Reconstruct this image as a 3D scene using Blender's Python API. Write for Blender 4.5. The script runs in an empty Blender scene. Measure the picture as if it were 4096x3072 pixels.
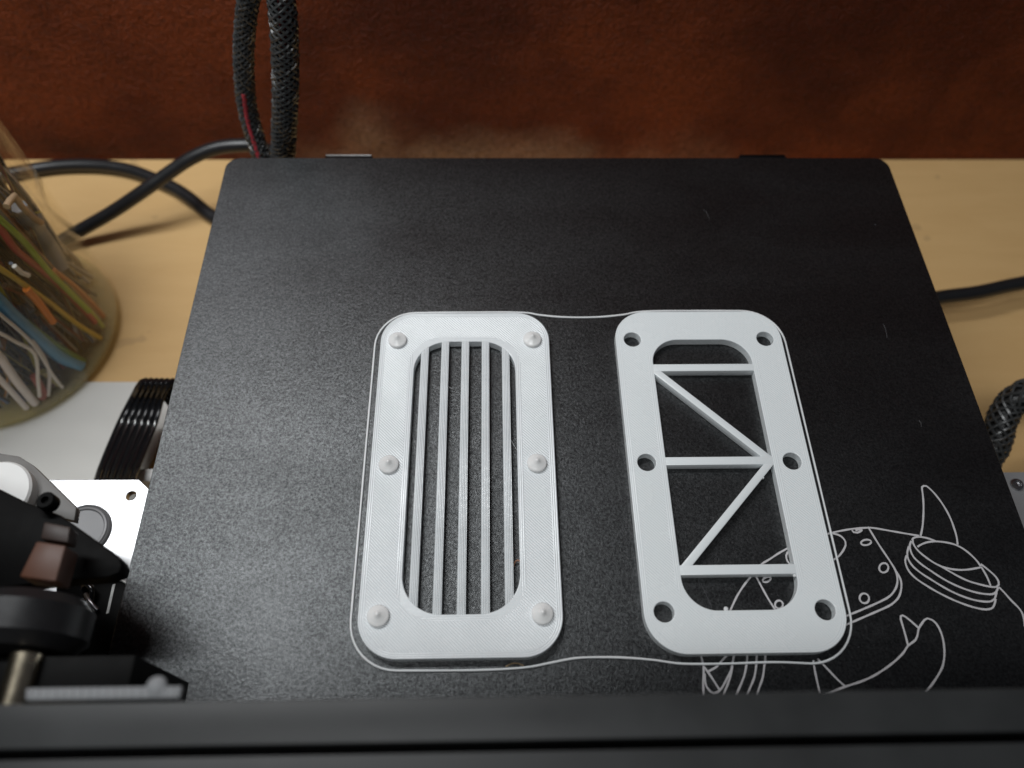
import bpy, bmesh, math, random
from mathutils import Vector, Matrix
S = 0.001                      # everything below is written in millimetres
random.seed(7)
scene = bpy.context.scene
COL = scene.collection

# ------------------------------------------------------------------ camera
FPX = 3074.8                   # focal length in pixels of the 4096 px wide photograph
def _Rx(a): return Matrix.Rotation(a, 3, 'X')
def _Rz(a): return Matrix.Rotation(a, 3, 'Z')
CAM_R = _Rz(math.radians(-2.58294)) @ _Rx(math.radians(30.58173)) @ _Rz(math.radians(1.83908))
CAM_C = Vector((-23.956, -208.169, 194.413))
cd = bpy.data.cameras.new('camera'); cam = bpy.data.objects.new('camera', cd); COL.objects.link(cam)
cam.matrix_world = Matrix.Translation(CAM_C * S) @ CAM_R.to_4x4()
cd.sensor_width = 36.0; cd.lens = 36.0 * FPX / 4096
cd.clip_start = 0.01; cd.clip_end = 50
cd.dof.use_dof = True; cd.dof.focus_distance = 0.212; cd.dof.aperture_fstop = 9.5
scene.camera = cam

# ------------------------------------------------------------------ light
w = bpy.data.worlds.new('World'); scene.world = w; w.use_nodes = True
bg = w.node_tree.nodes['Background']
bg.inputs[0].default_value = (0.80, 0.86, 1.0, 1); bg.inputs[1].default_value = 0.03
def area(name, loc, size, size_y, power, color, target=None):
    l = bpy.data.lights.new(name, 'AREA'); l.shape = 'RECTANGLE'; l.size = size * S; l.size_y = size_y * S
    l.energy = power; l.color = color
    o = bpy.data.objects.new(name, l); COL.objects.link(o); o.location = Vector(loc) * S
    if target is not None:
        d = (Vector(target) - Vector(loc)).normalized()
        o.rotation_euler = d.to_track_quat('-Z', 'Y').to_euler()
    return o
# the LED lamp bar that hangs above the left rear of the printer
area('lamp_bar', (-228, 25, 390), 310, 34, 1.43, (0.95, 0.985, 1.0))
# the room's ceiling light, behind and above whoever holds the camera
area('room_light', (-420, -700, 1900), 900, 500, 15.0, (0.97, 0.99, 1.0), (0, -60, 0))
vs = scene.view_settings
vs.view_transform = 'Standard'; vs.look = 'None'; vs.exposure = 0; vs.gamma = 1; vs.use_curve_mapping = False
scene.cycles.max_bounces = 10; scene.cycles.transparent_max_bounces = 16

# ------------------------------------------------------------------ helpers
def at(px, py, z, k=1.0):
    """point of the horizontal plane z that shows at pixel (px,py) of the 4096 px photograph"""
    d = CAM_R @ Vector(((px * k - 2048) / FPX, -(py * k - 1536) / FPX, -1)); t = (z - CAM_C.z) / d.z
    return CAM_C + d * t
def at_y(px, py, y):
    d = CAM_R @ Vector(((px - 2048) / FPX, -(py - 1536) / FPX, -1)); t = (y - CAM_C.y) / d.y
    return CAM_C + d * t
K = 4096 / 2212.0              # the enlargement most measurements were taken in
def ad(px, py, z): return at(px, py, z, K)

def link(o, parent=None, label=None, cat=None, group=None, kind=None):
    COL.objects.link(o)
    if parent is not None:
        o.parent = parent
        o.location = o.location - parent.location
    if label: o['label'] = label
    if cat: o['category'] = cat
    if group: o['group'] = group
    if kind: o['kind'] = kind
    return o
def thing(name, loc, label, cat, group=None):
    o = bpy.data.objects.new(name, None); o.empty_display_size = 0.01
    o.location = Vector(loc) * S
    return link(o, None, label, cat, group)
def mesh(name, verts, faces, mat, parent=None, smooth=25, bevel=0.0, seg=2, **kw):
    vs_ = [Vector(v) for v in verts]
    lo = Vector((min(v.x for v in vs_), min(v.y for v in vs_), min(v.z for v in vs_)))
    hi = Vector((max(v.x for v in vs_), max(v.y for v in vs_), max(v.z for v in vs_)))
    base = Vector(((lo.x + hi.x) / 2, (lo.y + hi.y) / 2, lo.z))
    me = bpy.data.meshes.new(name)
    if bevel > 0:
        bm = bmesh.new(); bv = [bm.verts.new(v - base) for v in vs_]
        for f in faces: bm.faces.new([bv[i] for i in f])
        bmesh.ops.recalc_face_normals(bm, faces=bm.faces)
        ed = [e for e in bm.edges if len(e.link_faces) == 2 and e.calc_face_angle(0) > 0.5]
        bmesh.ops.bevel(bm, geom=ed, offset=bevel, segments=seg, affect='EDGES', profile=0.5)
        bm.to_mesh(me); bm.free()
    else:
        me.from_pydata([v - base for v in vs_], [], faces)
        bm = bmesh.new(); bm.from_mesh(me); bmesh.ops.remove_doubles(bm, verts=bm.verts, dist=1e-4); bmesh.ops.recalc_face_normals(bm, faces=bm.faces); bm.to_mesh(me); bm.free()
    me.transform(Matrix.Scale(S, 4))
    if smooth:
        me.shade_smooth(); me.set_sharp_from_angle(angle=math.radians(smooth))
    me.materials.append(mat)
    o = bpy.data.objects.new(name, me); o.location = base * S
    return link(o, parent, **kw)
def box(name, lo, hi, mat, parent=None, bevel=0.3, **kw):
    x0, y0, z0 = lo; x1, y1, z1 = hi
    v = [(x0,y0,z0),(x1,y0,z0),(x1,y1,z0),(x0,y1,z0),(x0,y0,z1),(x1,y0,z1),(x1,y1,z1),(x0,y1,z1)]
    f = [(0,3,2,1),(4,5,6,7),(0,1,5,4),(1,2,6,5),(2,3,7,6),(3,0,4,7)]
    return mesh(name, v, f, mat, parent, bevel=bevel, **kw)
def prism(name, pts, z0, z1, mat, parent=None, bevel=0.3, **kw):
    n = len(pts)
    v = [(p[0], p[1], z0) for p in pts] + [(p[0], p[1], z1) for p in pts]
    f = [tuple(reversed(range(n))), tuple(range(n, 2*n))] + [(i, (i+1) % n, n + (i+1) % n, n + i) for i in range(n)]
    return mesh(name, v, f, mat, parent, bevel=bevel, **kw)
def lathe(name, c, prof, mat, parent=None, axis='Z', n=40, smooth=35, **kw):
    """prof: (radius, height along the axis) from one end to the other"""
    v, f = [], []
    for (r, h) in prof:
        for k in range(n):
            a = 2 * math.pi * k / n
            if axis == 'Z': p = (c[0] + r*math.cos(a), c[1] + r*math.sin(a), c[2] + h)
            elif axis == 'Y': p = (c[0] + r*math.cos(a), c[1] + h, c[2] + r*math.sin(a))
            else: p = (c[0] + h, c[1] + r*math.cos(a), c[2] + r*math.sin(a))
            v.append(p)
    for j in range(len(prof) - 1):
        for k in range(n):
            f.append((j*n + k, j*n + (k+1) % n, (j+1)*n + (k+1) % n, (j+1)*n + k))
    if prof[0][0] > 1e-6: f.append(tuple(range(n)))
    if prof[-1][0] > 1e-6: f.append(tuple((len(prof)-1)*n + k for k in range(n)))
    return mesh(name, v, f, mat, parent, smooth=smooth, **kw)
def spline(pts, step=2.0, closed=False):
    P = [Vector(p) for p in pts]; n = len(P); out = []
    for i in range(n if closed else n - 1):
        if closed: a, b, c, d = P[i-1], P[i], P[(i+1) % n], P[(i+2) % n]
        else: a, b, c, d = P[max(i-1, 0)], P[i], P[i+1], P[min(i+2, n-1)]
        m = max(1, int((c - b).length / step))
        for k in range(m):
            t = k / m
            out.append(0.5 * ((2*b) + (c-a)*t + (2*a - 5*b + 4*c - d)*t*t + (3*b - a - 3*c + d)*t**3))
    if not closed: out.append(P[-1])
    return out
def frames(P, closed=False):
    n = len(P); T = []
    for i in range(n):
        if closed: t = P[(i+1) % n] - P[i-1]
        else: t = P[min(i+1, n-1)] - P[max(i-1, 0)]
        T.append(t.normalized())
    u = T[0].orthogonal().normalized()
    if abs(T[0].z) < 0.9: u = (Vector((0,0,1)) - T[0]*T[0].z).normalized()
    F = []
    for t in T:
        u = (u - t * u.dot(t)).normalized(); F.append((t, u, t.cross(u)))
    return F
def tube_data(P, r, n=8, closed=False, v=None, f=None, flat=1.0):
    v = [] if v is None else v; f = [] if f is None else f
    b0 = len(v); F = frames(P, closed); m = len(P)
    for i, p in enumerate(P):
        rr = r(i / max(1, m-1)) if callable(r) else r
        for k in range(n):
            a = 2*math.pi*k/n
            v.append(p + F[i][1]*rr*flat*math.cos(a) + F[i][2]*rr*math.sin(a))
    for i in range(m if closed else m-1):
        j = (i+1) % m
        for k in range(n):
            f.append((b0+i*n+k, b0+i*n+(k+1) % n, b0+j*n+(k+1) % n, b0+j*n+k))
    if not closed:
        f.append(tuple(b0+k for k in range(n))); f.append(tuple(b0+(m-1)*n+k for k in range(n)))
    return v, f
def tube(name, pts, r, mat, parent=None, n=12, step=2.0, closed=False, flat=1.0, **kw):
    v, f = tube_data(spline(pts, step, closed), r, n, closed, flat=flat)
    return mesh(name, v, f, mat, parent, smooth=60, **kw)
def plate(name, outlines, z0, z1, mat, parent=None, bev=0.25, origin=None, **kw):
    """a flat plate from closed outlines (first the outer, then the holes), softly bevelled"""
    cu = bpy.data.curves.new(name, 'CURVE'); cu.dimensions = '2D'; cu.fill_mode = 'BOTH'
    h = (z1 - z0) / 2
    cu.extrude = h - bev; cu.bevel_depth = bev; cu.bevel_resolution = 2; cu.offset = -bev
    lo = Vector(origin) if origin else Vector((sum(p[0] for p in outlines[0])/len(outlines[0]), sum(p[1] for p in outlines[0])/len(outlines[0])))
    for ol in outlines:
        sp = cu.splines.new('POLY'); sp.points.add(len(ol) - 1)
        for i, p in enumerate(ol): sp.points[i].co = (p[0] - lo[0], p[1] - lo[1], 0, 1)
        sp.use_cyclic_u = True
    tmp = bpy.data.objects.new('tmp', cu); COL.objects.link(tmp)
    dg = bpy.context.evaluated_depsgraph_get()
    me = bpy.data.meshes.new_from_object(tmp.evaluated_get(dg)); me.name = name
    bpy.data.objects.remove(tmp); bpy.data.curves.remove(cu)
    bm = bmesh.new(); bm.from_mesh(me); bmesh.ops.remove_doubles(bm, verts=bm.verts, dist=0.002)
    bmesh.ops.recalc_face_normals(bm, faces=bm.faces); bm.to_mesh(me); bm.free()
    me.transform(Matrix.Translation((0, 0, h))); me.transform(Matrix.Scale(S, 4))
    me.shade_smooth(); me.set_sharp_from_angle(angle=math.radians(12))
    me.materials.clear(); me.materials.append(mat)
    o = bpy.data.objects.new(name, me); o.location = Vector((lo[0], lo[1], z0)) * S
    return link(o, parent, **kw)
def rrect(cx, cy, hx, hy, r, n=14):
    out = []
    for (sx, sy, a0) in ((1,1,0),(-1,1,90),(-1,-1,180),(1,-1,270)):
        for k in range(n + 1):
            a = math.radians(a0 + 90*k/n)
            out.append((cx + sx*(hx-r) + r*math.cos(a), cy + sy*(hy-r) + r*math.sin(a)))
    return out
def circle(cx, cy, r, n=28): return [(cx + r*math.cos(2*math.pi*k/n), cy + r*math.sin(2*math.pi*k/n)) for k in range(n)]

# ------------------------------------------------------------------ materials
class NT:
    def __init__(s, name):
        s.m = bpy.data.materials.new(name); s.m.use_nodes = True; s.t = s.m.node_tree; s.n = s.t.nodes
        s.p = s.n['Principled BSDF']
    def new(s, typ, **kw):
        o = s.n.new(typ)
        for k, v in kw.items(): setattr(o, k, v)
        return o
    def put(s, sock, v):
        if hasattr(v, 'is_output'): s.t.links.new(v, sock)
        else: sock.default_value = v
    def math(s, op, a, b=0.0, c=0.0):
        o = s.new('ShaderNodeMath', operation=op)
        s.put(o.inputs[0], a); s.put(o.inputs[1], b); s.put(o.inputs[2], c); return o.outputs[0]
    def coord(s, which='Object'):
        return s.new('ShaderNodeTexCoord').outputs[which]
    def noise(s, scale, detail=4, rough=0.55, vec=None, dist=0.0):
        o = s.new('ShaderNodeTexNoise'); s.put(o.inputs['Vector'], vec if vec is not None else s.coord())
        o.inputs['Scale'].default_value = scale; o.inputs['Detail'].default_value = detail
        o.inputs['Roughness'].default_value = rough; o.inputs['Distortion'].default_value = dist
        return o.outputs['Fac']
    def ramp(s, fac, stops):
        o = s.new('ShaderNodeValToRGB'); s.put(o.inputs[0], fac); e = o.color_ramp.elements
        while len(e) > 1: e.remove(e[-1])
        e[0].position, e[0].color = stops[0][0], (*stops[0][1], 1)
        for q, c in stops[1:]:
            k = e.new(q); k.color = (*c, 1)
        return o.outputs[0]
    def mix(s, fac, a, b):
        o = s.new('ShaderNodeMix', data_type='RGBA'); s.put(o.inputs[0], fac)
        s.put(o.inputs[6], a if hasattr(a, 'is_output') else (*a, 1)); s.put(o.inputs[7], b if hasattr(b, 'is_output') else (*b, 1))
        return o.outputs[2]
    def bump(s, height, strength=0.3, dist=0.0003, normal=None):
        o = s.new('ShaderNodeBump'); s.put(o.inputs['Height'], height)
        o.inputs['Strength'].default_value = strength; o.inputs['Distance'].default_value = dist
        if normal is not None: s.put(o.inputs['Normal'], normal)
        s.put(s.p.inputs['Normal'], o.outputs[0]); return o.outputs[0]
    def set(s, color=None, rough=None, metal=None, spec=None):
        if color is not None: s.put(s.p.inputs['Base Color'], color if hasattr(color, 'is_output') else (*color, 1))
        if rough is not None: s.put(s.p.inputs['Roughness'], rough)
        if metal is not None: s.put(s.p.inputs['Metallic'], metal)
        if spec is not None: s.put(s.p.inputs['Specular IOR Level'], spec)
        return s
def simple(name, color, rough=0.5, metal=0.0, spec=0.5, var=0.15, scale=300, bump=0.0, bscale=1500):
    t = NT(name)
    n = t.noise(scale, 3)
    t.set(t.mix(n, tuple(c*(1-var) for c in color), tuple(min(1, c*(1+var)) for c in color)), t.math('MULTIPLY_ADD', n, 0.16, rough-0.08), metal, spec)
    if bump: t.bump(t.noise(bscale, 2), bump, 0.0002)
    return t.m

def sheet_material():
    t = NT('textured_black_sheet')
    g = t.noise(1500, 4, 0.8); g2 = t.noise(900, 2, 0.5); big = t.noise(22, 4, 0.6)
    h = t.math('ADD', g, t.math('MULTIPLY', g2, 0.35))
    # pale glue smear along the left side, widened to paint in the glare there
    mp = t.new('ShaderNodeMapping'); t.put(mp.inputs[0], t.coord()); mp.inputs['Location'].default_value = (0.087, 0.0205, 0)
    mp.inputs['Rotation'].default_value = (0, 0, math.radians(-9)); mp.inputs['Scale'].default_value = (1, 0.42, 1)
    ln = t.new('ShaderNodeVectorMath', operation='LENGTH'); t.put(ln.inputs[0], mp.outputs[0])
    d = t.math('MULTIPLY_ADD', t.noise(60, 5, 0.65), 0.03, ln.outputs['Value'])
    mr = t.new('ShaderNodeMapRange', interpolation_type='SMOOTHSTEP'); t.put(mr.inputs[0], d)
    mr.inputs[1].default_value = 0.050; mr.inputs[2].default_value = 0.018; mr.inputs[3].default_value = 0; mr.inputs[4].default_value = 1
    base = t.mix(t.math('MULTIPLY', big, g), (0.003, 0.003, 0.0032), (0.012, 0.012, 0.013))
    base = t.mix(t.math('MULTIPLY', mr.outputs[0], 0.12), base, (0.55, 0.56, 0.58))
    # pale sheen over the rear left corner, painted into the base colour, ragged edge
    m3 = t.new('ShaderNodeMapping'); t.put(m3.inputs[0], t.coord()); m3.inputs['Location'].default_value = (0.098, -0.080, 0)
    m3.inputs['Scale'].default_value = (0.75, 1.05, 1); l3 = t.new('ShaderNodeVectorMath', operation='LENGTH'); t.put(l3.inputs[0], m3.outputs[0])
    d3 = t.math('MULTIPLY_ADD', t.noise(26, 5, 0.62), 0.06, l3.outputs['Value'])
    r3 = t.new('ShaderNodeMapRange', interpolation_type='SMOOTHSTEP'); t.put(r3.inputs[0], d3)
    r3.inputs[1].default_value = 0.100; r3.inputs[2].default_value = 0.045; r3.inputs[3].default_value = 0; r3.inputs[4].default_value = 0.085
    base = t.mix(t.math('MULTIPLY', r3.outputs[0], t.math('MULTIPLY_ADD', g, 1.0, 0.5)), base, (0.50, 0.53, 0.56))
    # smudges from fingers and cloth: broad diagonal streaks of more and less polish
    m2 = t.new('ShaderNodeMapping'); t.put(m2.inputs[0], t.coord()); m2.inputs['Rotation'].default_value = (0, 0, math.radians(-33)); m2.inputs['Scale'].default_value = (1, 3.2, 1)
    sm = t.noise(11, 5, 0.6, m2.outputs[0], 0.6)
    ro = t.math('MULTIPLY_ADD', sm, 0.32, 0.175)
    gr = t.new('ShaderNodeMapRange'); t.put(gr.inputs[0], g); gr.inputs[1].default_value = 0.36; gr.inputs[2].default_value = 0.66; gr.inputs[3].default_value = 0.34; gr.inputs[4].default_value = 1.3
    t.set(base, ro, 0, gr.outputs[0])
    t.p.inputs['Specular Tint'].default_value = (0.95, 0.985, 1.0, 1)
    t.bump(h, 0.5, 0.00022)
    return t.m
def print_material(name, kind, color, bumpk=1.0):
    """white printed plastic: bead lines follow the outline near the edges, run diagonally inside"""
    t = NT(name); c = t.coord()
    sx = t.new('ShaderNodeSeparateXYZ'); t.put(sx.inputs[0], c); x, y, z = sx.outputs
    wob = t.math('MULTIPLY', t.math('SUBTRACT', t.noise(160, 3), 0.5), 0.0006)
    def stripes(v, pitch):
        s_ = t.math('SINE', t.math('MULTIPLY', v, 2*math.pi/pitch)); return t.math('ABSOLUTE', s_)
    def sdf(hx, hy, r):
        ax = t.math('MAXIMUM', t.math('SUBTRACT', t.math('ABSOLUTE', x), (hx-r)*S), 0.0)
        ay = t.math('MAXIMUM', t.math('SUBTRACT', t.math('ABSOLUTE', y), (hy-r)*S), 0.0)
        l = t.math('SQRT', t.math('ADD', t.math('MULTIPLY', ax, ax), t.math('MULTIPLY', ay, ay)))
        return t.math('SUBTRACT', l, r*S)
    if kind == 'frame':
        d1 = sdf(25.18, 50.68, 10); d2 = sdf(14.8, 40.2, 8.5)
        near = t.math('MAXIMUM', t.math('GREATER_THAN', d1, -0.0016), t.math('LESS_THAN', d2, 0.0016))
        per = stripes(d1, 0.0011)
        diag = stripes(t.math('ADD', t.math('ADD', x, y), wob), 0.0017)
        h = t.math('ADD', t.math('MULTIPLY', near, per), t.math('MULTIPLY', t.math('SUBTRACT', 1.0, near), diag))
    elif kind == 'bar':
        h = stripes(t.math('ADD', x, t.math('MULTIPLY', wob, 0.3)), 0.0009)
    else:
        h = stripes(z, 0.0006)
    # layer lines on the upright walls
    h0 = h
    lay = stripes(z, 0.0004)
    patch = t.noise(90, 3, 0.6)
    h = t.math('ADD', t.math('MULTIPLY', h, t.math('MULTIPLY_ADD', patch, 1.2, 0.1)), t.math('MULTIPLY', t.noise(900, 2), 0.35))
    h = t.math('ADD', h, t.math('MULTIPLY', lay, 0.25))
    groove_shade = t.math('MULTIPLY', t.math('SUBTRACT', 1.0, h0), 0.5*min(1.0, bumpk) if kind != 'bar' else 0.2)  # shade between the beads, painted as a darker colour
    t.set(t.mix(groove_shade, t.mix(t.noise(70, 3), tuple(k*0.96 for k in color), color), tuple(k*0.80 for k in color)), t.math('MULTIPLY_ADD', patch, 0.2, 0.10 if kind == 'bar' else 0.17), 0, 0.55)
    t.p.inputs['Subsurface Weight'].default_value = 0.7 if kind == 'peg' else 0.15; t.p.inputs['Subsurface Radius'].default_value = (0.003, 0.003, 0.003) if kind == 'peg' else (0.0012, 0.0012, 0.0012)
    t.bump(h, 0.75*bumpk, 0.00014)
    return t.m
def desk_material():
    t = NT('tan_laminate'); mp = t.new('ShaderNodeMapping'); t.put(mp.inputs[0], t.coord()); mp.inputs['Scale'].default_value = (1, 5, 1)
    n = t.noise(18, 5, 0.6, mp.outputs[0], 1.2); s_ = t.noise(260, 2, 0.6)
    c = t.mix(n, (0.54, 0.335, 0.140), (0.64, 0.425, 0.195)); spots = t.ramp(t.noise(95, 2, 0.4), [(0, (0,0,0)), (0.735, (0,0,0)), (0.77, (1,1,1))])
    sp = t.new('ShaderNodeSeparateColor'); t.put(sp.inputs[0], spots)
    c = t.mix(t.math('MULTIPLY', sp.outputs[0], 0.25), c, (0.2, 0.13, 0.07))
    t.set(c, t.math('MULTIPLY_ADD', s_, 0.15, 0.42), 0, 0.4); t.bump(s_, 0.05, 0.0002)
    return t.m
def wall_material():
    t = NT('maroon_painted_plaster'); n = t.noise(620, 4, 0.72); m2 = t.noise(210, 5, 0.62); l = t.noise(9, 4, 0.6)
    lr = t.new('ShaderNodeMapRange', interpolation_type='SMOOTHSTEP'); t.put(lr.inputs[0], l); lr.inputs[1].default_value = 0.36; lr.inputs[2].default_value = 0.64
    c = t.mix(lr.outputs[0], (0.092, 0.0135, 0.0030), (0.245, 0.048, 0.0110))
    lit_fleck = t.ramp(t.noise(260, 5, 0.7), [(0, (0,0,0)), (0.63, (0,0,0)), (0.70, (1,1,1))])  # plaster bumps catching the light, painted as pale flecks
    sp = t.new('ShaderNodeSeparateColor'); t.put(sp.inputs[0], lit_fleck)
    c = t.mix(t.math('MULTIPLY', sp.outputs[0], 0.5), c, (0.42, 0.17, 0.085))
    # pale patch low on the wall: worn paint, plus the desk's painted-in reflection
    sx = t.new('ShaderNodeSeparateXYZ'); t.put(sx.inputs[0], t.coord()); x, y, z = sx.outputs
    wob = t.math('MULTIPLY', t.math('SUBTRACT', t.noise(24, 3, 0.5), 0.5), 0.045)
    def blob(x0, z0, kx):
        cx = t.math('MULTIPLY', t.math('SUBTRACT', x, x0), kx); dz = t.math('SUBTRACT', z, z0)
        return t.math('SQRT', t.math('ADD', t.math('MULTIPLY', cx, cx), t.math('MULTIPLY', dz, dz)))
    d = t.math('MINIMUM', blob(0.010, 0.058, 0.17), blob(-0.040, 0.074, 0.85))
    mr = t.new('ShaderNodeMapRange', interpolation_type='SMOOTHSTEP'); t.put(mr.inputs[0], t.math('ADD', d, wob))
    mr.inputs[1].default_value = 0.026; mr.inputs[2].default_value = -0.004; mr.inputs[3].default_value = 0; mr.inputs[4].default_value = 0.5
    c = t.mix(mr.outputs[0], c, (0.50, 0.34, 0.21))
    pit_shade = t.new('ShaderNodeMapRange'); t.put(pit_shade.inputs[0], t.noise(520, 4, 0.72)); pit_shade.inputs[1].default_value = 0.45; pit_shade.inputs[2].default_value = 0.66; pit_shade.inputs[3].default_value = 0; pit_shade.inputs[4].default_value = 0.55  # shade in the small pits, painted into the colour
    t.set(t.mix(pit_shade.outputs[0], c, (0.030, 0.005, 0.0015)), 0.42, 0, 0.14)
    t.bump(t.math('ADD', t.math('MULTIPLY', n, 0.9), t.math('ADD', t.math('MULTIPLY', m2, 0.9), t.math('MULTIPLY', t.noise(48, 4, 0.6), 1.7))), 1.0, 0.0024)
    return t.m
def clear_material(name, tint, k=0.1, rough=0.03, haze=(0.5, 0.47, 0.38)):
    """thin clear plastic: mostly see-through, mirror-like at grazing angles"""
    t = NT(name); t.n.remove(t.p)
    tr = t.new('ShaderNodeBsdfTransparent'); tr.inputs[0].default_value = (*tint, 1)
    gl = t.new('ShaderNodeBsdfGlossy'); gl.inputs['Roughness'].default_value = rough; gl.inputs[0].default_value = (1, 1, 1, 1)
    di = t.new('ShaderNodeBsdfDiffuse'); di.inputs[0].default_value = (*haze, 1)
    lw = t.new('ShaderNodeLayerWeight'); lw.inputs[0].default_value = 0.5; fr = t.math('MULTIPLY_ADD', t.math('POWER', lw.outputs['Facing'], 5.0), 0.45, 0.02)
    m0 = t.new('ShaderNodeMixShader'); t.put(m0.inputs[0], t.math('MULTIPLY', t.noise(45, 5, 0.7), k)); t.put(m0.inputs[1], tr.outputs[0]); t.put(m0.inputs[2], di.outputs[0])
    m1 = t.new('ShaderNodeMixShader'); t.put(m1.inputs[0], fr); t.put(m1.inputs[1], m0.outputs[0]); t.put(m1.inputs[2], gl.outputs[0])
    t.put(t.n['Material Output'].inputs[0], m1.outputs[0]); return t.m
def island_material(name, stops, rough=0.4):
    t = NT(name); g = t.new('ShaderNodeNewGeometry'); t.set(t.ramp(g.outputs['Random Per Island'], stops), rough, 0, 0.5); return t.m

M = {}
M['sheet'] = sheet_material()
M['frame'] = print_material('white_printed_frame', 'frame', (0.765, 0.80, 0.815))
M['frame_smooth'] = print_material('white_printed_frame_smooth', 'frame', (0.77, 0.81, 0.82), 0.6)
M['bar'] = print_material('white_printed_bar', 'bar', (0.765, 0.80, 0.815), 1.8)
M['peg'] = print_material('white_printed_peg', 'peg', (0.80, 0.80, 0.79), 0.12)
M['skirt'] = simple('white_filament', (0.74, 0.755, 0.76), 0.35, var=0.03)
M['scratch'] = simple('scratch_grey', (0.07, 0.07, 0.075), 0.5)
M['ink'] = simple('white_ink', (0.50, 0.49, 0.50), 0.5, var=0.08, scale=900)
M['desk'] = desk_material(); M['wall'] = wall_material()
M['white_panel'] = simple('white_panel', (0.62, 0.61, 0.58), 0.5, var=0.03, scale=60)
M['bed_metal'] = simple('black_bed_metal', (0.02, 0.02, 0.02), 0.3, 0.0, 0.6)
M['rubber'] = simple('black_rubber', (0.014, 0.0145, 0.016), 0.33, var=0.2, scale=200)
M['gloss_black'] = simple('glossy_black_wire', (0.006, 0.006, 0.007), 0.16, spec=0.6)
M['mono'] = simple('black_monofilament', (0.034, 0.036, 0.037), 0.34, spec=0.8, var=0.3)
M['core_black'] = simple('black_wire', (0.008, 0.008, 0.008), 0.45)
M['core_red'] = simple('red_wire', (0.34, 0.03, 0.045), 0.4)
M['anodised'] = simple('black_anodised_aluminium', (0.023, 0.0245, 0.025), 0.5, 0.0, 0.4, var=0.5, scale=70, bump=0.08)
M['slot_insert'] = simple('dark_slot_insert', (0.019, 0.0205, 0.021), 0.55, var=0.45, scale=70)
M['black_steel'] = simple('black_painted_steel', (0.004, 0.004, 0.004), 0.5, spec=0.05, bump=0.1)
M['pom'] = simple('black_wheel_plastic', (0.014, 0.014, 0.015), 0.35)
M['zinc'] = simple('zinc_plated_steel', (0.42, 0.42, 0.43), 0.30, 1.0, var=0.08, scale=25, bump=0.03, bscale=3000)
M['zinc_grain'] = simple('grained_zinc', (0.52, 0.52, 0.51), 0.6, 0.0, var=0.5, scale=1800, bump=0.8, bscale=1800)
M['zinc_dull'] = simple('dull_zinc', (0.24, 0.24, 0.245), 0.45, 0.15, var=0.15, scale=80)
M['grey_plate'] = simple('grey_plate_metal', (0.15, 0.146, 0.138), 0.5, 0.0)
M['white_plastic'] = simple('white_plastic', (0.75, 0.75, 0.73), 0.4, var=0.03)
M['cream_metal'] = simple('pale_brass', (0.85, 0.74, 0.55), 0.25, 1.0)
M['brass'] = simple('brass', (0.62, 0.40, 0.16), 0.3, 1.0)
M['copper'] = simple('copper_brown_spacer', (0.085, 0.030, 0.013), 0.5, 0.0)
M['copper_dark'] = simple('dark_brown_spacer', (0.030, 0.016, 0.011), 0.5)
M['belt'] = simple('grey_belt_rubber', (0.19, 0.197, 0.203), 0.6, var=0.2, scale=600)
M['jar'] = clear_material('clear_plastic', (0.985, 0.975, 0.95), 0.012)
M['jar_base'] = clear_material('clear_plastic_base', (0.88, 0.84, 0.62), 0.5, 0.08, (0.85, 0.78, 0.50))

# ------------------------------------------------------------------ setting
ZD = -75.0
desk = box('desk', (-520, -420, ZD-25), (420, 79, ZD), M['desk'], bevel=0, kind='structure')
wall = box('wall', (-600, 79.2, ZD-60), (520, 140, 420), M['wall'], bevel=0, kind='structure')

# ------------------------------------------------------------------ the printer's bed
bed = thing('heated_bed', (0, -117.5, -12), 'black heated bed carrier under the textured sheet, two tabs at its back', 'printer bed')
plate('bed_plate', [rrect(0, -117.5, 116.3, 116.3, 3)], -6.5, -1.2, M['bed_metal'], bed, 0.3)
for a, b in ((-85.0, -66.3), (65.6, 84.5)):
    prism('tab', [(a, -1.6), (b, -1.6), (b + 0.6, 1.0), (b - 1.4, 5.6), (a + 0.6, 5.6), (a - 0.4, 1.0)], -5.8, -3.9, M['gloss_black'], bed, 0.35)
    box('tab_edge_and_glint', (a + 0.8, 5.0, -3.95), (b - 1.6, 5.5, -3.6), M['zinc_grain'] if a < 0 else M['black_steel'], bed, 0.08)  # pale strip on the left tab paints in its edge highlight
for sx in (-1, 1):
    for sy in (-1, 1): lathe('levelling_knob', (sx*100, -117.5 + sy*100, -28), [(9,0),(11,1),(11,6),(9,7),(3,7),(3,20.5)], M['black_steel'], bed, n=24)
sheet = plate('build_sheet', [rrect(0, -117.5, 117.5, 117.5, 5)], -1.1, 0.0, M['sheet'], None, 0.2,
      label='black textured flexible build sheet lying on the printer bed under the white prints', cat='build sheet')

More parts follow.
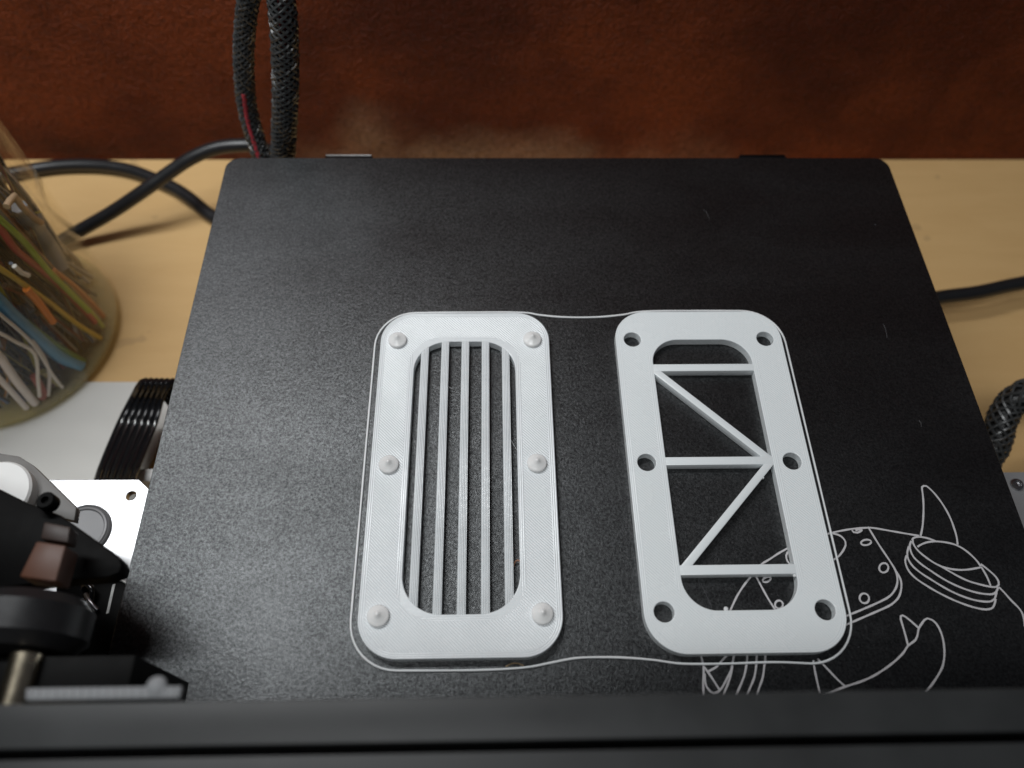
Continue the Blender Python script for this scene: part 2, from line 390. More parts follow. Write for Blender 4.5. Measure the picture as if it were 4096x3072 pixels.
# line drawing printed in white on the sheet's front right corner
def zl(ox, oy, sc, pts): return [at(ox + x/sc, oy + y/sc, 0) for x, y in pts]
A = lambda p: zl(3550, 1900, 2.7656, p)
B = lambda p: zl(3200, 2050, 3.318, p)
C = lambda p: zl(3200, 2400, 3.318, p)
D = lambda p: zl(2750, 2550, 4.424, p)
Eq = lambda p: zl(2650, 2050, 3.687, p)
def ell(cx, cy, rx, ry, rot=0, n=18):
    a = math.radians(rot); o = []
    for k in range(n + 1):
        t = 2*math.pi*k/n; u, q = rx*math.cos(t), ry*math.sin(t)
        o.append((cx + u*math.cos(a) - q*math.sin(a), cy + u*math.sin(a) + q*math.cos(a)))
    return o
LINES = [
 A([(365,675),(385,580),(395,470),(398,350),(393,250),(382,160),(380,135),(400,120),(430,122),(460,145),(520,205),(590,295),(650,390),(700,490),(740,600),(765,690),(775,770)]),
 A([(285,735),(273,715),(290,695),(340,685),(400,690),(470,708),(545,738)]),
 A([(275,735),(300,790),(350,850),(430,915),(520,975),(600,1015),(700,1075),(800,1130),(900,1175),(1000,1205),(1080,1225),(1150,1238),(1205,1238),(1230,1215),(1228,1180),(1200,1130),(1150,1080),(1090,1030),(1030,985)]),
 A([(330,795),(380,765),(450,742),(530,735),(620,742),(720,762),(800,795),(870,840),(940,900),(1000,965),(1030,1010)]),
 A([(610,1015),(700,1040),(800,1050),(900,1045),(1030,1022)]),
 A([(1035,1015),(1080,1090),(1110,1150),(1140,1225)]),
 A([(262,730),(245,780),(255,840),(290,910),(370,985),(470,1055),(600,1140),(720,1205),(850,1260),(980,1300),(1090,1318),(1160,1318),(1200,1295),(1225,1240)]),
 A([(235,790),(218,860),(228,930),(280,1010),(370,1085),(470,1150),(600,1230),(720,1295),(850,1350),(980,1388),(1090,1402),(1150,1395),(1185,1370),(1205,1290)]),
 A([(212,890),(195,940),(205,1000),(240,1070),(320,1150),(440,1230),(560,1300),(700,1370),(820,1420),(940,1460),(1050,1485),(1120,1485),(1165,1465),(1185,1420),(1195,1370)]),
 A([(1230,1240),(1290,1300),(1360,1380),(1440,1460),(1485,1520),(1510,1600),(1518,1680)]),
 B([(250,318),(340,292),(430,268),(520,248),(680,220),(800,208),(900,203),(980,207),(1200,245),(1400,280),(1580,310)]),
 B([(400,272),(500,295),(560,330),(600,385),(605,430),(580,490),(540,550),(490,600),(400,650)]),
 B([(690,235),(710,262),(760,268),(810,245),(825,225)]), B([(735,240),(765,228),(805,226)]),
 B(ell(875,398,68,36,-8)), B(ell(1110,735,60,64,30)), B(ell(852,1140,62,66,-30)),
 B([(900,190),(960,290),(1040,420),(1120,540),(1200,660),(1265,770),(1290,870),(1285,960),(1250,1040),(1190,1110),(1100,1165),(960,1230),(820,1290),(660,1355),(560,1395)]),
 B([(1265,770),(1310,840),(1340,920),(1340,1020),(1310,1120),(1250,1190),(1180,1240),(1050,1300),(900,1365),(670,1465),(600,1495)]),
 C([(1430,600),(1400,480),(1360,340),(1335,255),(1335,215),(1360,205),(1400,225),(1480,290),(1570,370)]),
 C([(1600,1290),(1690,1190),(1750,1120),(1830,1000),(1890,880),(1912,760),(1912,640),(1895,520),(1860,410),(1810,320),(1750,265),(1690,245),(1650,265),(1610,320),(1572,380),(1560,450),(1530,530),(1430,610),(1370,700),(1260,810),(1130,910),(970,1010),(800,1085),(600,1150),(380,1230),(200,1290)]),
 C([(230,780),(290,840),(400,955),(500,1060),(600,1150)]), C([(175,800),(180,850),(200,960),(230,1100),(262,1235),(285,1330)]),
 D([(225,250),(235,310),(265,430),(285,520),(285,600),(275,800),(285,1050),(290,1150)]), D([(300,530),(420,700),(560,920)]),
 D([(760,240),(700,310),(590,430),(510,520),(350,610)]),
 D([(300,640),(310,780),(340,880),(400,955),(460,985),(530,965),(600,900),(680,760),(760,600),(785,510),(800,420),(825,300)]),
 D([(790,510),(760,680),(700,850),(630,1020),(600,1080)]),
 D([(1055,250),(1050,420),(1035,520),(1000,680),(930,860),(850,1030),(800,1120)]),
 D([(1230,250),(1215,430),(1210,520),(1180,700),(1110,880),(1040,1030),(990,1120)]),
 D([(1380,250),(1370,420),(1355,510),(1330,700),(1270,880),(1215,1030),(1170,1120)]),
 Eq([(2000,440),(1840,530),(1700,610),(1580,690),(1440,780),(1300,950),(1210,1060),(1100,1230),(1010,1420),(980,1500)]),
 Eq([(1340,880),(1380,950),(1460,1100),(1560,1280),(1650,1420),(1700,1500)]), Eq([(1850,580),(1820,640),(1840,720),(1880,770),(1930,800)]),
 Eq(ell(1535,990,62,34,-20)), Eq(ell(1715,1360,58,60)),
]
v, f = [], []
for i, L in enumerate(LINES):
    P = [Vector((p.x, p.y, 0.03 + 0.0035*i)) for p in spline(L, 0.6)]
    P = [p for p in P if p.y > -234 and abs(p.x) < 117.0]
    b0 = len(v); wd = 0.24
    for k, p in enumerate(P):
        t = (P[min(k+1, len(P)-1)] - P[max(k-1, 0)]); n = Vector((-t.y, t.x, 0)).normalized() if t.length > 0 else Vector((1,0,0))
        ww = wd * (1 + 0.10*math.sin(k*0.9 + i))
        v += [p + n*ww, p - n*ww]
    for k in range(len(P) - 1): f.append((b0+2*k, b0+2*k+1, b0+2*k+3, b0+2*k+2))
mesh('printed_drawing', v, f, M['ink'], sheet, smooth=0, label='thin white line drawing of an armoured animal printed on the sheet')
for L in (Eq([(560,1040),(650,1220),(730,1410)]),):
    tube('scratch', [(p.x, p.y, 0.03) for p in L], 0.06, M['scratch'], sheet, n=5, step=1)
for p, q in (((1520,452),(1532,474)), ((1985,908),(1990,922)), ((1908,700),(1916,730)), ((640,1287),(676,1280))):
    a, b = ad(*p, 0), ad(*q, 0); tube('scratch', [(a.x, a.y, 0.03), ((a.x+b.x)/2+0.3, (a.y+b.y)/2+0.2, 0.03), (b.x, b.y, 0.03)], 0.05, M['scratch'], sheet, n=5, step=0.6)
c = ad(1890, 486, 0); prism('speck', [(c.x-0.35, c.y-0.15), (c.x+0.25, c.y-0.1), (c.x+0.35, c.y+0.2), (c.x-0.1, c.y+0.2)], 0.01, 0.2, M['scratch'], sheet, 0.05)

# ------------------------------------------------------------------ the two prints
HP = 2.9
LX, LY, RX, RY = -32.62, -120.46, 37.72, -120.28
HX, HY, HOLEX, HOLEY = 25.18, 50.68, 20.1, 40.5
g = thing('grille_print', (LX, LY, 0), 'white printed grille plate with upright slats and six pointed pegs, on black sheet', 'printed plate')
plate('frame', [rrect(LX, LY, HX, HY, 10), rrect(LX, LY, 14.85, 40.2, 10)], 0.02, HP, M['frame'], g, 0.22, origin=(LX, LY))
for k in range(5):
    cx = LX + 0.12 + 5.97*(k-2); ly = 40.2 - (1.2 if k in (0, 4) else 0.0)
    box('slat', (cx-1.12, LY-ly-0.5, 0.03), (cx+1.12, LY+ly+0.5, HP-0.02), M['bar'], g, 0.22)
first = None
for sy in (1, 0, -1):
    for sx in (-1, 1):
        pc = (LX + sx*HOLEX, LY + sy*HOLEY, HP)
        if first is None:
            prof = [(2.7,-0.1),(2.72,0.75),(2.55,0.98),(2.2,1.16),(1.95,1.26),(1.6,1.52),(1.42,1.6),(1.1,1.85),(0.96,1.93),(0.72,2.25),(0.62,2.32),(0.42,2.65),(0.2,2.8),(0.0,2.82)]
            first = lathe('peg', pc, prof, M['peg'], g, n=32, smooth=50)
        else:
            o = first.copy(); o.location = (Vector((pc[0], pc[1], HP-0.1)) * S) - g.location; o.rotation_euler.z = random.uniform(0, 6); COL.objects.link(o); o.parent = g
    # strings of plastic left on the tips are too fine to see here
for p, q in (((1350+1425/2.0737, 1200+1130/2.0737), (1350+1492/2.0737, 1200+1250/2.0737)), ((1350+900/2.0737, 1200+700/2.0737), (1350+958/2.0737, 1200+735/2.0737))):
    a, b = at(*p, HP-0.4), at(*q, HP-0.4); tube('string', [a, (a+b)/2 + Vector((0, 0, -0.5)), b], 0.035, M['skirt'], g, n=4, step=1)
h = thing('brace_print', (RX, RY, 0), 'white printed frame plate with zigzag braces and six round holes, partly over the drawing', 'printed plate')
holes = [circle(RX + sx*HOLEX, RY + sy*HOLEY, 2.55) for sx in (-1, 1) for sy in (1, 0, -1)]
plate('frame', [rrect(RX, RY, HX, HY, 10), rrect(RX, RY, 14.75, 40.3, 8.2)] + holes, 0.02, HP, M['frame_smooth'], h, 0.22, origin=(RX, RY))
for (y0, y1) in ((-88.62, -91.05), (-118.75, -121.2), (-149.05, -151.65)):
    box('crossbar', (RX-15.1, y1, 0.03), (RX+15.1, y0, HP-0.02), M['frame_smooth'], h, 0.2)
def brace(p, q, hw=1.0):
    p, q = Vector(p), Vector(q); n = Vector((-(q-p).y, (q-p).x)).normalized()*hw
    prism('brace', [(p-n), (q-n), (q+n), (p+n)], 0.03, HP-0.035, M['frame_smooth'], h, 0.18)
brace((22.9, -90.4), (52.3, -120.2), 1.05); brace((52.4, -119.8), (23.2, -150.8), 1.05)

for px, py, r_ in ((2904, 2436, 0.55), (3052, 1912, 0.3), (3178, 2302, 0.4)):
    p = at(px, py, HP-0.6); lathe('blob', (p.x, p.y, HP-1.2), [(0.1,0),(r_,0.3),(r_*1.1,0.7),(r_*0.6,1.0),(0,1.05)], M['skirt'], h, n=10)
# the skirt: one bead of filament that runs round both prints, pinched between them
ZS = 0.26
OFF = 2.05
def arc(cx, cy, r, a0, a1, n=10):
    return [(cx + r*math.cos(math.radians(a0 + (a1-a0)*k/n)), cy + r*math.sin(math.radians(a0 + (a1-a0)*k/n))) for k in range(n+1)]
rr = 10 + OFF
pts = arc(LX-HX+10, LY-HY+10, rr, 270, 180) + arc(LX-HX+10, LY+HY-10, rr, 180, 90)
pts += [(LX+HX-10, LY+HY+OFF)]
for px, py in ((1165,680.5),(1205,684.5),(1250,685.8),(1300,684.5),(1345,680)):
    p = ad(px, py, ZS); pts.append((p.x, p.y))
pts += [(RX-HX+12, RY+HY+OFF)] + arc(RX+HX-10, RY+HY-10, rr, 90, 0) + arc(RX+HX-10, RY-HY+10, rr, 0, -90)
for px, py in ((3100,2649),(2901,2655),(2729,2655),(2614,2640),(2500,2631),(2400,2629),(2300,2633),(2200,2652),(2093,2671),(1900,2681)):
    p = at(px, py, ZS); pts.append((p.x, p.y))
tube('skirt_bead', [(x, y, ZS) for x, y in pts], lambda t: 0.30 + 0.02*math.sin(t*160), M['skirt'], None, n=8, step=1.2, closed=True,
     label='thin white filament outline running round both white prints on the black sheet', cat='filament')
# scraps stuck in and beside the bead
p = ad(1117, 1216, 0)
tube('filament_curl', [(p.x-0.9, p.y-0.9, 0.3), (p.x-0.6, p.y-0.1, 0.9), (p.x+0.2, p.y+0.3, 1.3), (p.x+0.9, p.y-0.1, 0.9), (p.x+0.8, p.y+1.0, 0.4)], 0.22, simple('brown_filament', (0.30, 0.15, 0.09), 0.5), n=6, step=0.3,
     label='tiny curled brown filament scrap in the rightmost slot of the grille', cat='scrap')
p = at(2060, 2661, 0)
tube('filament_sliver', [(p.x-2.2, p.y-0.25, 0.15), (p.x-0.7, p.y+0.35, 0.35), (p.x+0.8, p.y+0.35, 0.35), (p.x+2.0, p.y-0.15, 0.15)], 0.16, simple('tan_filament', (0.42, 0.29, 0.16), 0.5), n=6, step=0.4,
     label='short tan filament sliver against the outline below the grille', cat='scrap')

# ------------------------------------------------------------------ gantry beam in the foreground
ZB = 60.0
beam = thing('gantry_beam', (0, -198, ZB-20), 'blurred dark grey aluminium extrusion beam crossing the foreground', 'beam')
def profile_x(name, prof, x0, x1, mat, parent, bevel=0.35):
    n = len(prof); v = [(x0, y, z) for y, z in prof] + [(x1, y, z) for y, z in prof]
    f = [tuple(range(n)), tuple(reversed(range(n, 2*n)))] + [(i, (i+1) % n, n+(i+1) % n, n+i) for i in range(n)]
    return mesh(name, v, f, mat, parent, bevel=bevel)
Y0 = -188.15
profile_x('rear_flange', [(Y0, ZB), (Y0-6.7, ZB), (Y0-6.7, ZB-1.8), (Y0-5.0, ZB-3.2), (Y0-5.0, ZB-20), (Y0, ZB-20)], -175, 150, M['anodised'], beam)
profile_x('front_flange', [(Y0-8.2, ZB), (Y0-20, ZB), (Y0-20, ZB-20), (Y0-10, ZB-20), (Y0-10, ZB-3.2), (Y0-8.2, ZB-1.8)], -175, 150, M['slot_insert'], beam)
profile_x('slot_floor', [(Y0-5.1, ZB-8), (Y0-9.9, ZB-8), (Y0-9.9, ZB-12), (Y0-5.1, ZB-12)], -174, 150, M['black_steel'], beam, 0)
# toothed belt end lying along the beam's rear edge
a = ad(50, 1510, ZB+1); b = ad(384, 1510, ZB+1); yt = ad(300, 1481, ZB+1).y; yb = ad(300, 1508, ZB+1).y
belt = thing('timing_belt', ((a.x+b.x)/2, (yt+yb)/2, ZB-1), 'short grey toothed belt end at the left of the foreground beam', 'belt')
box('band', (a.x, yb, ZB-1.2), (b.x, yt, ZB+0.4), M['belt'], belt, 0.3)
nt = 18; tooth = None
for k in range(nt):
    x = a.x + 0.7 + (b.x-a.x-1.6)*k/(nt-1)
    if tooth is None: tooth = prism('tooth', [(x-0.55, yb+0.1), (x+0.25, yb+0.1), (x-0.15, yt-0.1), (x-0.95, yt-0.1)], ZB+0.2, ZB+0.55, M['belt'], belt, 0.15); x_first = x
    else:
        o = tooth.copy(); o.location.x += (x - x_first)*S; COL.objects.link(o); o.parent = belt
p = ad(335, 1477, ZB+1); lathe('knot', (p.x, p.y-0.3, ZB-0.6), [(1.3,0),(1.7,0.5),(1.6,1.1),(1.0,1.5),(0,1.6)], M['belt'], belt, n=16)

# ------------------------------------------------------------------ carriage at the left end of the beam
car = thing('gantry_carriage', (-115, -165, 20), 'blurred black gantry carriage with wheel and copper spacer at the left edge', 'carriage')
def pp(pts, z): return [ad(x, y, z) for x, y in pts]
prism('bracket_arm', pp([(-120,1010),(0,1056),(60,1086),(130,1112),(240,1190),(258,1206),(263,1220),(258,1236),(232,1246),(150,1252),(0,1268),(-120,1272)], 26), 21, 26, M['black_steel'], car, 0.5)
prism('switch_plate', pp([(-120,960),(40,985),(72,1005),(165,1096),(160,1125),(60,1100),(-120,1060)], 10), 7.5, 10, M['grey_plate'], car, 0.3)
p = ad(2, 1078, 10); lathe('steel_disc_glare', (p.x, p.y, 10), [(9.0,0),(9.0,3.0),(8.5,3.6),(0,3.7)], M['white_plastic'], car, n=40)  # near-white colour stands in for the glare on a steel disc
p = ad(108, 1088, 27); sc = lathe('screw', (p.x, p.y, 26), [(1.0,0),(1.0,0.3),(2.1,0.5),(2.1,3.0),(1.8,3.4),(0.9,3.4),(0.9,2.2),(0,2.2)], M['black_steel'], car, n=16)
prism('spacer_block', pp([(78,1168),(142,1178),(120,1256),(40,1246)], 40), 34, 40, M['copper'], car, 0.5)
prism('spacer_block', pp([(94,1126),(152,1138),(146,1172),(86,1164)], 37), 33, 37, M['copper_dark'], car, 0.5)
a, b = ad(100, 1268, 44), ad(100, 1388, 44)
xw = ad(188, 1330, 36).x - 11.9; zw = 35.0
wl = lathe('wheel', (xw, b.y, zw), [(5.5,0),(9.6,0),(11.9,2.4),(11.9,a.y-b.y-2.4),(9.6,a.y-b.y),(5.5,a.y-b.y)], M['pom'], car, axis='Y', n=48)
lathe('bearing', (xw, b.y-0.7, zw), [(3.2,0),(7.2,0),(7.2,1.2),(3.2,1.2)], M['brass'], wl, axis='Y', n=36)
p = ad(30, 1445, 44)
lathe('axle', (p.x, b.y-12.2, 41), [(2.4,0),(2.8,0.4),(2.8,10.6),(2.4,11)], M['cream_metal'], car, axis='Y', n=24)
box('carriage_plate', (-165, b.y-9.5, 10), (-93, b.y-1.6, 40), M['black_steel'], car, 0.4)

# upright post and its foot at the left
post = thing('frame_upright', (-140, -172, ZD), 'black square frame post rising beside the sheet at the lower left', 'post')
box('post_profile', (-160, -189, ZD+12), (-132, -163, 300), M['black_steel'], post, 0.6)
foot = [ad(x, y, -14) for x, y in ((120,1254),(266,1253),(312,1288),(330,1420),(120,1420))]
prism('foot_block', foot, ZD+12, -14, M['black_steel'], post, 0.5)
a = ad(246, 1262, -13.8); b = ad(232, 1325, -13.8)
d_ = Vector((0.35, 0.1, 0))
mesh('edge_strip', [a-d_, a+d_, b+d_, b-d_, *( q+Vector((0,0,-0.9)) for q in (a-d_, a+d_, b+d_, b-d_))], [(0,1,2,3),(7,6,5,4),(0,4,5,1),(1,5,6,2),(2,6,7,3),(3,7,4,0)], M['zinc_grain'], post, smooth=0)
tube('rim_glint', [ad(x, y, -13.6) for x, y in ((150,1254),(210,1253),(264,1254),(276,1262),(311,1288))], 0.28, M['white_plastic'], post, n=6, step=1.5)  # pale tube drawn as the highlight along the foot's bevelled edge
q = [ad(x, y, -12.4) for x, y in ((178,1272),(190,1264),(203,1276),(198,1296))]
tube('cable_tie', [(p.x, p.y, -13.0 + dz) for p, dz in zip(q, (0.2, 1.6, 1.8, 0.4))], 0.75, M['gloss_black'], post, n=8, step=0.6)
q = [ad(x, y, -12.0) for x, y in ((183,1282),(195,1300),(208,1316))]
tube('hook', [(p.x, p.y, -12.9 + dz) for p, dz in zip(q, (0.3, 1.0, 0.2))], 0.55, M['zinc'], post, n=8, step=0.6)

# zinc mounting plates either side of the bed
ZP = -30.0
lp = thing('mounting_plate', (-150, -125, ZP-3), 'shiny zinc mounting plate with a hole and round boss left of the sheet', 'metal plate', 'zinc plates beside the bed')
ol = [ad(x, y, ZP) for x, y in ((-60,1036),(300,1036),(322,1057))]
ol = [(p.x, p.y) for p in ol] + [(-112, ol[2].y), (-112, -150), (-190, -150)]
c = ad(283, 1071, ZP)
plate('plate_body', [ol, circle(c.x, c.y, 1.55, 20)], ZP-2.4, ZP, M['zinc'], lp, 0.15)
c = ad(180, 1147, ZP)
lathe('boss_ring', (c.x, c.y, ZP-0.1), [(6.3,0),(8.3,0),(8.3,0.6),(7.9,1.1),(7.5,0.7),(7.2,1.2),(6.7,1.3),(6.3,0.9)], M['zinc_dull'], lp, n=48)
lathe('boss_face', (c.x, c.y, ZP-0.1), [(6.3,0),(6.2,0.8),(0,0.85)], M['zinc_grain'], lp, n=48)
rp = thing('mounting_plate', (150, -125, ZP-3), 'grey zinc mounting plate with one screw at the right edge', 'metal plate', 'zinc plates beside the bed')
box('plate_body', (112, -175, ZP-2.4), (200, -109.8, ZP), M['zinc_dull'], rp, 0.2)
c = ad(2195, 1048, ZP)
s_ = lathe('screw', (c.x, c.y, ZP+0.02), [(2.0,0),(2.0,0.7),(1.7,1.1),(1.25,1.15),(1.1,0.4),(0,0.4)], M['zinc'], rp, n=24)
for k in range(4):
    z_ = ZP+0.45; box('thread', (c.x-0.75+0.4*k, c.y-0.8, z_), (c.x-0.55+0.4*k, c.y+0.8, z_+0.3), M['zinc_grain'], s_, 0)

# ------------------------------------------------------------------ desk clutter
pn = [ad(x, y, ZD+1) for x, y in ((-160,825),(402,825),(316,1023),(345,1180),(-260,1180))]
panel = prism('white_panel', [(p.x, p.y) for p in pn], ZD+0.05, ZD+1.2, M['white_panel'], None, 0.3,
      label='flat white panel on the desk under the filament jar', cat='panel')
p = ad(308, 1026, -58)
prism('cable_clip', rrect(p.x, p.y, 6, 2.6, 2.4, 5), ZD+1.3, -58, M['white_plastic'], None, 0.8, label='small white rounded clip between zinc plate and sheet edge', cat='clip')

# flat six-wire ribbon cable: rises from the panel, folds over and dives back under the bed
rc = thing('ribbon_cable', tuple(ad(250, 1000, ZD+2)), 'flat glossy black six-wire ribbon cable left of the sheet', 'cable')
L0 = [(203,1038,-46),(212,1010,-52),(232,960,-56),(256,905,-57),(279,862,-54),(292,838,-49),(301,826,-46.5)]
L1 = [(292,1038,-46),(302,1010,-52),(320,965,-56),(340,915,-57),(352,868,-54),(362,842,-49),(370,829,-46.5)]
for k in range(6):
    u = (k + 0.5)/6; pts = []
    for a, b in zip(L0, L1): pts.append(ad(a[0]*(1-u)+b[0]*u, a[1]*(1-u)+b[1]*u, a[2]))
    e = pts[-1]; pts += [e + Vector((1, 1.6, -1.2)), e + Vector((3, 1.0, -5)), e + Vector((8, -4, -14)), e + Vector((20, -10, -22))]
    tube('wire', pts, 1.5, M['gloss_black'], rc, n=12, step=2, flat=0.5)

def cable(pts, r, label, name='power_cable'):
    return tube(name, pts, r, M['rubber'], None, n=16, step=3, label=label, cat='cable', group='loose black cables on the desk')
za = ZD + 3.4
def z1(x, y): return ad(x/2.926*1.0, y/2.926*1.0, 0)
cA = [ad(x/2.926, y/2.926, za) for x, y in ((-250,1160),(-80,1125),(100,1092),(350,1052),(600,1046),(800,1072),(950,1122),(1100,1190),(1200,1255),(1300,1338),(1400,1412),(1560,1550),(1750,1750))]
cA = [Vector((p.x, min(p.y, 75.2), p.z)) for p in cA]
cable(cA, 3.1, 'thick black cable arching along the wall foot, passing under the other cable')
cB = [ad(x/2.926, y/2.926, z) for x, y, z in ((200,1640,ZD+2.8),(430,1500,ZD+6),(700,1345,ZD+14),(900,1212,ZD+22),(1050,1105,ZD+27),(1200,1005,ZD+32),(1350,940,ZD+35),(1500,918,ZD+36),(1620,925,ZD+35),(1800,1000,ZD+30))]
cable(cB, 2.9, 'slimmer black cable crossing on top of the thick one and rising to the braided sleeve')
cC = [ad(x, y, z) for x, y, z in ((1900,662,ZD+12),(1975,652,ZD+13),(2040,641,ZD+13),(2110,632,ZD+13),(2175,618,ZD+12),(2230,606,ZD+12),(2320,575,ZD+10),(2420,520,ZD+4))]
cable(cC, 3.0, 'thin black cable crossing the bare desk right of the sheet')

# ------------------------------------------------------------------ braided sleeves
def sleeve(name, path, r, label, n=9, pitch=20.0, cores=((0.0, 'core_black', 0.55),), loc=None, th=0.52, r_end=None):
    P = spline(path, 0.9); F = frames(P); t = thing(name, tuple(loc if loc is not None else P[0]), label, 'cable', 'braided cable sleeves')
    s = [0.0]
    for i in range(1, len(P)): s.append(s[-1] + (P[i]-P[i-1]).length)
    v, f = [], []
    r_start = r
    for dirn in (-1, 1):
        for k in range(n):
            for off in (0.0,):
                pts = []
                for i, p in enumerate(P):
                    a = dirn*2*math.pi*s[i]/pitch + 2*math.pi*k/n + off*0.20
                    wv = math.cos(n*(2*math.pi*s[i]/pitch) + (math.pi if dirn < 0 else 0) + k*math.pi)
                    uu = min(1, max(0, (s[i]/s[-1] - 0.4)*5)) if r_end else 0
                    rr_ = r_start + ((r_end or r) - r_start)*uu + 0.3*wv
                    pts.append(p + F[i][1]*rr_*math.cos(a) + F[i][2]*rr_*math.sin(a))
                tube_data(pts, th, 5, False, v, f)
    mesh('braid', v, f, M['mono'], t, smooth=60, kind='stuff')
    for (ang, mt, fr) in cores:
        pts = [p + F[i][1]*r*0.42*math.cos(ang + s[i]/40) * (1 if fr < 0.5 else 0) + F[i][2]*r*0.42*math.sin(ang + s[i]/40) * (1 if fr < 0.5 else 0) for i, p in enumerate(P)]
        vv, ff = tube_data(pts[::3] + [pts[-1]], r*fr, 10); mesh('wire', vv, ff, M[mt], t, smooth=60)
    return t
Rp = [at_y(850+x/2.5523, y/2.5523, yy) for x, y, yy in ((690,1830,13),(718,1600,11),(735,1200,9),(745,900,9),(742,600,10),(730,300,11),(702,0,13),(660,-260,15))]
Lp = [at_y(850+x/2.5523, y/2.5523, yy) for x, y, yy in ((420,-260,19),(368,0,20),(330,300,20),(318,600,19),(330,900,18),(365,1150,17),(435,1400,15),(500,1600,13),(560,1830,13))]
top = (Rp[-1] + Lp[0])*0.5 + Vector((0, 1, 14))
bl = sleeve('braided_cable', Rp + [top] + Lp, 3.95, 'black braided cable sleeve with red wire inside, looping up behind the back left corner', cores=((0.3, 'core_black', 0.40), (2.4, 'core_red', 0.40), (4.5, 'core_black', 0.40)), loc=Rp[0], r_end=3.0)
tube('wire', [p + Vector((0.1, -2.75, 0)) for p in Lp[4:]], 0.95, M['core_red'], bl, n=10, step=2)
Qp = [ad(x, y, z) for x, y, z in ((2120,1010,-50),(2150,960,-46),(2160,920,-42),(2178,880,-38),(2212,852,-34),(2270,835,-34),(2360,850,-40))]
sleeve('braided_cable', Qp, 4.6, 'black braided cable sleeve curving out at the right edge beside the sheet', n=8, pitch=24, cores=((0.0, 'core_black', 0.8),))

# ------------------------------------------------------------------ jar of filament scraps
JC = Vector((-226.0, -25.5)); JR = 46.3; JZ = ZD + 1.25
jar = thing('clear_jar', (JC.x, JC.y, JZ), 'clear plastic jar full of coloured filament scraps at the left edge', 'jar')
lathe('jar_wall', (JC.x, JC.y, JZ), [(JR-2.2,0.6),(JR-0.6,1.4),(JR,3.2),(JR,150),(JR-1.2,150),(JR-1.2,4.2)], M['jar'], jar, n=72, smooth=50)
lathe('jar_base', (JC.x, JC.y, JZ), [(JR-3.2,0),(JR-2.3,0.55),(JR-1.3,2.2),(JR-1.35,4.1),(0,4.1)], M['jar_base'], jar, n=72, smooth=30)
def on_jar(px, py, r):
    """front intersection of the line of sight with an upright cylinder inside the jar"""
    d = CAM_R @ Vector(((px*K - 2048)/FPX, -(py*K - 1536)/FPX, -1)); o = CAM_C
    dx, dy = d.x, d.y; ox, oy = o.x-JC.x, o.y-JC.y
    A_ = dx*dx+dy*dy; B_ = ox*dx+oy*dy; C_ = ox*ox+oy*oy-r*r; disc = B_*B_-A_*C_
    t = (-B_ - math.sqrt(max(disc, 0)))/A_
    p = o + d*t
    if disc < 0:
        v_ = Vector((p.x-JC.x, p.y-JC.y)); v_ = v_.normalized()*r; p.x, p.y = JC.x+v_.x, JC.y+v_.y
    p.z = max(p.z, JZ+5.6); return p
def jz(x, y): return (x/2.926, 378 + y/2.926)
SCR = [
 ('green', (0.22,0.36,0.02), 42.6, 0.95, [(-60,230),(0,280),(150,420),(300,600),(420,720),(560,860)], 'bright green filament strand slanting across the jar top'),
 ('red', (0.33,0.035,0.03), 41.4, 1.0, [(-60,280),(0,330),(100,470),(250,590),(400,720),(600,930)], 'red filament strand just under the bright green one'),
 ('yellow', (0.42,0.30,0.02), 42.6, 0.8, [(-60,540),(0,590),(150,690),(330,820),(500,950),(690,1100)], 'yellow filament strand across the middle of the jar'),
 ('orange', (0.58,0.16,0.02), 43.4, 1.1, [(165,720),(240,800),(335,930)], 'short orange filament piece in the middle of the jar'),
 ('blue', (0.06,0.22,0.40), 42.4, 1.9, [(-60,740),(0,800),(100,900),(220,1010),(380,1150),(550,1250)], 'broad blue filament band low in the jar'),
 ('dark_green', (0.07,0.16,0.02), 41.8, 1.2, [(160,930),(300,1040),(420,1120),(560,1220)], 'dark green filament piece beside the blue band'),
 ('white', (0.55,0.53,0.52), 43.6, 0.55, [(-60,830),(0,880),(200,1060),(330,1260),(440,1390)], 'long thin white filament strand under the blue band'),
 ('white', (0.60,0.57,0.54), 43.6, 0.55, [(-60,980),(0,1000),(110,1060),(220,1130),(240,1300),(250,1400)], 'kinked thin white filament strand bending downward'),
 ('white', (0.58,0.56,0.56), 42.8, 0.55, [(200,1040),(270,1140),(310,1250),(330,1420)], 'thin white filament strand next to the kinked one'),
 ('white', (0.62,0.58,0.58), 43.4, 1.25, [(-60,1080),(0,1150),(120,1320),(260,1480)], 'thick white filament strand at the jar bottom'),
 ('white', (0.62,0.56,0.58), 43.4, 0.9, [(-60,1230),(0,1290),(130,1430),(230,1530)], 'pinkish white filament strand lowest in the jar'),
 ('brown', (0.28,0.06,0.04), 42.6, 1.2, [(215,1270),(270,1370),(330,1470)], 'brownish red filament stub near the jar bottom'),
 ('olive', (0.28,0.24,0.10), 42.0, 1.0, [(270,1240),(380,1330),(470,1400)], 'olive filament stub at the jar bottom right'),
 ('grey', (0.22,0.23,0.26), 41.0, 2.2, [(120,200),(230,330),(330,470),(390,590)], 'crumpled grey filament clump high in the jar'),
 ('tan', (0.42,0.30,0.20), 43.2, 0.9, [(40,200),(90,130),(130,190),(200,260),(260,300)], 'curled tan filament piece at the jar top'),
 ('white', (0.66,0.63,0.62), 43.4, 0.7, [(90,575),(140,620),(180,635)], 'short pale filament chip below the red strand'),
 ('green', (0.35,0.42,0.10), 42.0, 0.7, [(330,640),(440,740),(560,850),(690,1010)], 'pale green filament strand along the right wall'),
 ('orange', (0.45,0.17,0.06), 41.2, 1.0, [(330,600),(450,690),(560,790),(700,960)], 'rust orange filament strand along the right wall'),
]
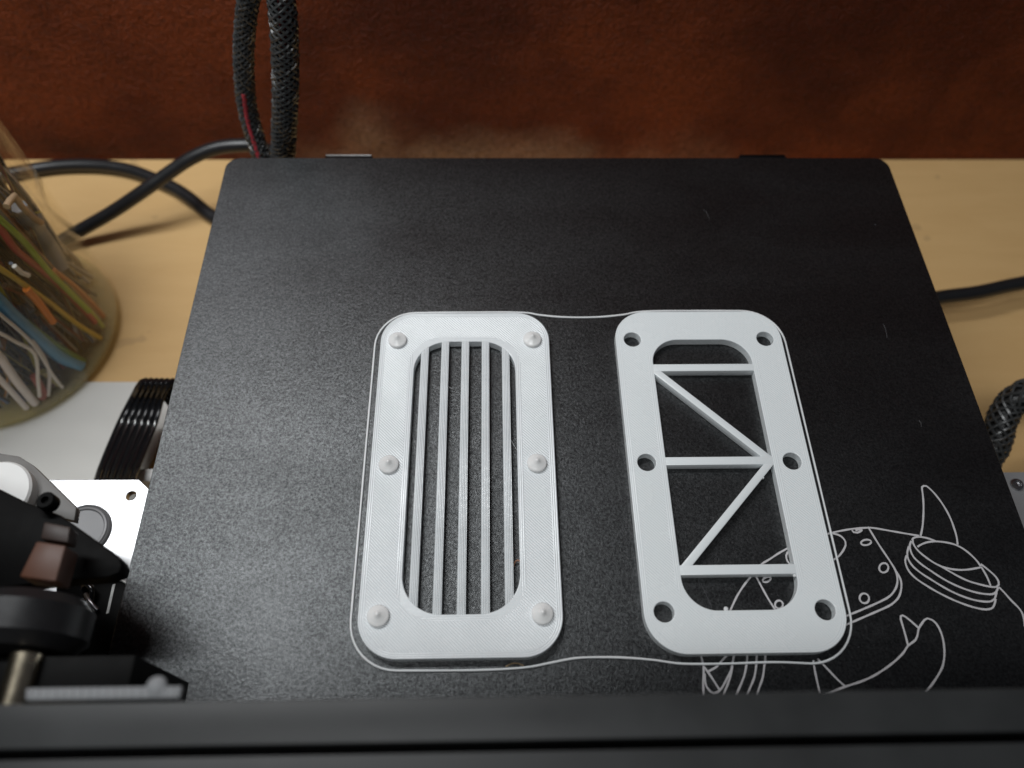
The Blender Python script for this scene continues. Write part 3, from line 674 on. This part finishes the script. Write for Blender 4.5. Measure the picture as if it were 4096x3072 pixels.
for (cn, colr, r_, th, pts, lab) in SCR:
    colr = tuple(min(0.85, c*1.35) for c in colr); key = 'fil_' + cn + str(colr[0])
    if key not in M: M[key] = simple(cn + '_filament', colr, 0.4, var=0.15)
    P = [on_jar(*jz(*p), r_ - th*0.6) for p in pts]
    tube('filament_scrap', P, th*1.25, M[key], None, n=7, step=2.5, label=lab + ', inside the clear jar', cat='filament scrap', group='filament scraps in the jar')
M['tangle'] = island_material('mixed_filament', [(0, (0.010,0.007,0.005)), (0.26, (0.035,0.016,0.009)), (0.36, (0.07,0.04,0.025)), (0.42, (0.03,0.10,0.24)), (0.50, (0.012,0.014,0.03)), (0.58, (0.30,0.035,0.02)), (0.66, (0.10,0.22,0.012)), (0.74, (0.50,0.20,0.012)), (0.80, (0.02,0.016,0.014)), (0.88, (0.60,0.57,0.54)), (0.95, (0.32,0.31,0.32)), (1, (0.45,0.33,0.02))], 0.35)
v, f = [], []
for k in range(520):                                  # offcuts standing upright and leaning every way
    a0 = random.uniform(0, 2*math.pi); r0 = 41.5*random.random()**0.45; a1 = a0 + random.gauss(0, 0.75); r1 = 41.5*random.random()**0.45
    zb = JZ + 6 + abs(random.gauss(0, 6)); z2 = min(JZ + 146, zb + random.uniform(35, 140))
    p0 = Vector((JC.x+r0*math.cos(a0), JC.y+r0*math.sin(a0), zb)); p1 = Vector((JC.x+r1*math.cos(a1), JC.y+r1*math.sin(a1), z2))
    m_ = (p0+p1)/2 + Vector((random.uniform(-5,5), random.uniform(-5,5), random.uniform(-4,4)))
    mm = Vector((m_.x-JC.x, m_.y-JC.y))
    if mm.length > 42: mm = mm.normalized()*42; m_.x, m_.y = JC.x+mm.x, JC.y+mm.y
    tube_data(spline([p0, m_, p1], 9), random.choice((0.45, 0.55, 0.7, 0.9, 1.1)), 5, False, v, f)
for k in range(260):                                  # short dark crumbs and loops lying between them
    a0 = random.uniform(0, 2*math.pi); r0 = 36*random.random()**0.5; zb = JZ + 6 + random.random()*90
    p0 = Vector((JC.x+r0*math.cos(a0), JC.y+r0*math.sin(a0), zb)); d0 = Vector((random.gauss(0,1), random.gauss(0,1), random.gauss(0,0.6))).normalized()
    p1 = p0 + d0*random.uniform(6, 24); q_ = Vector((p1.x-JC.x, p1.y-JC.y))
    if q_.length > 41: continue
    tube_data(spline([p0, (p0+p1)/2 + Vector((random.gauss(0,3), random.gauss(0,3), random.gauss(0,2))), p1], 4) if (p0-p1).length < 12 else [p0, p1], random.choice((0.8, 1.3, 2.2)), 5, False, v, f)
mesh('filament_tangle', v, f, M['tangle'], None, smooth=60, kind='stuff', label='tangle of dull mixed filament scraps filling the clear jar', cat='filament scraps')
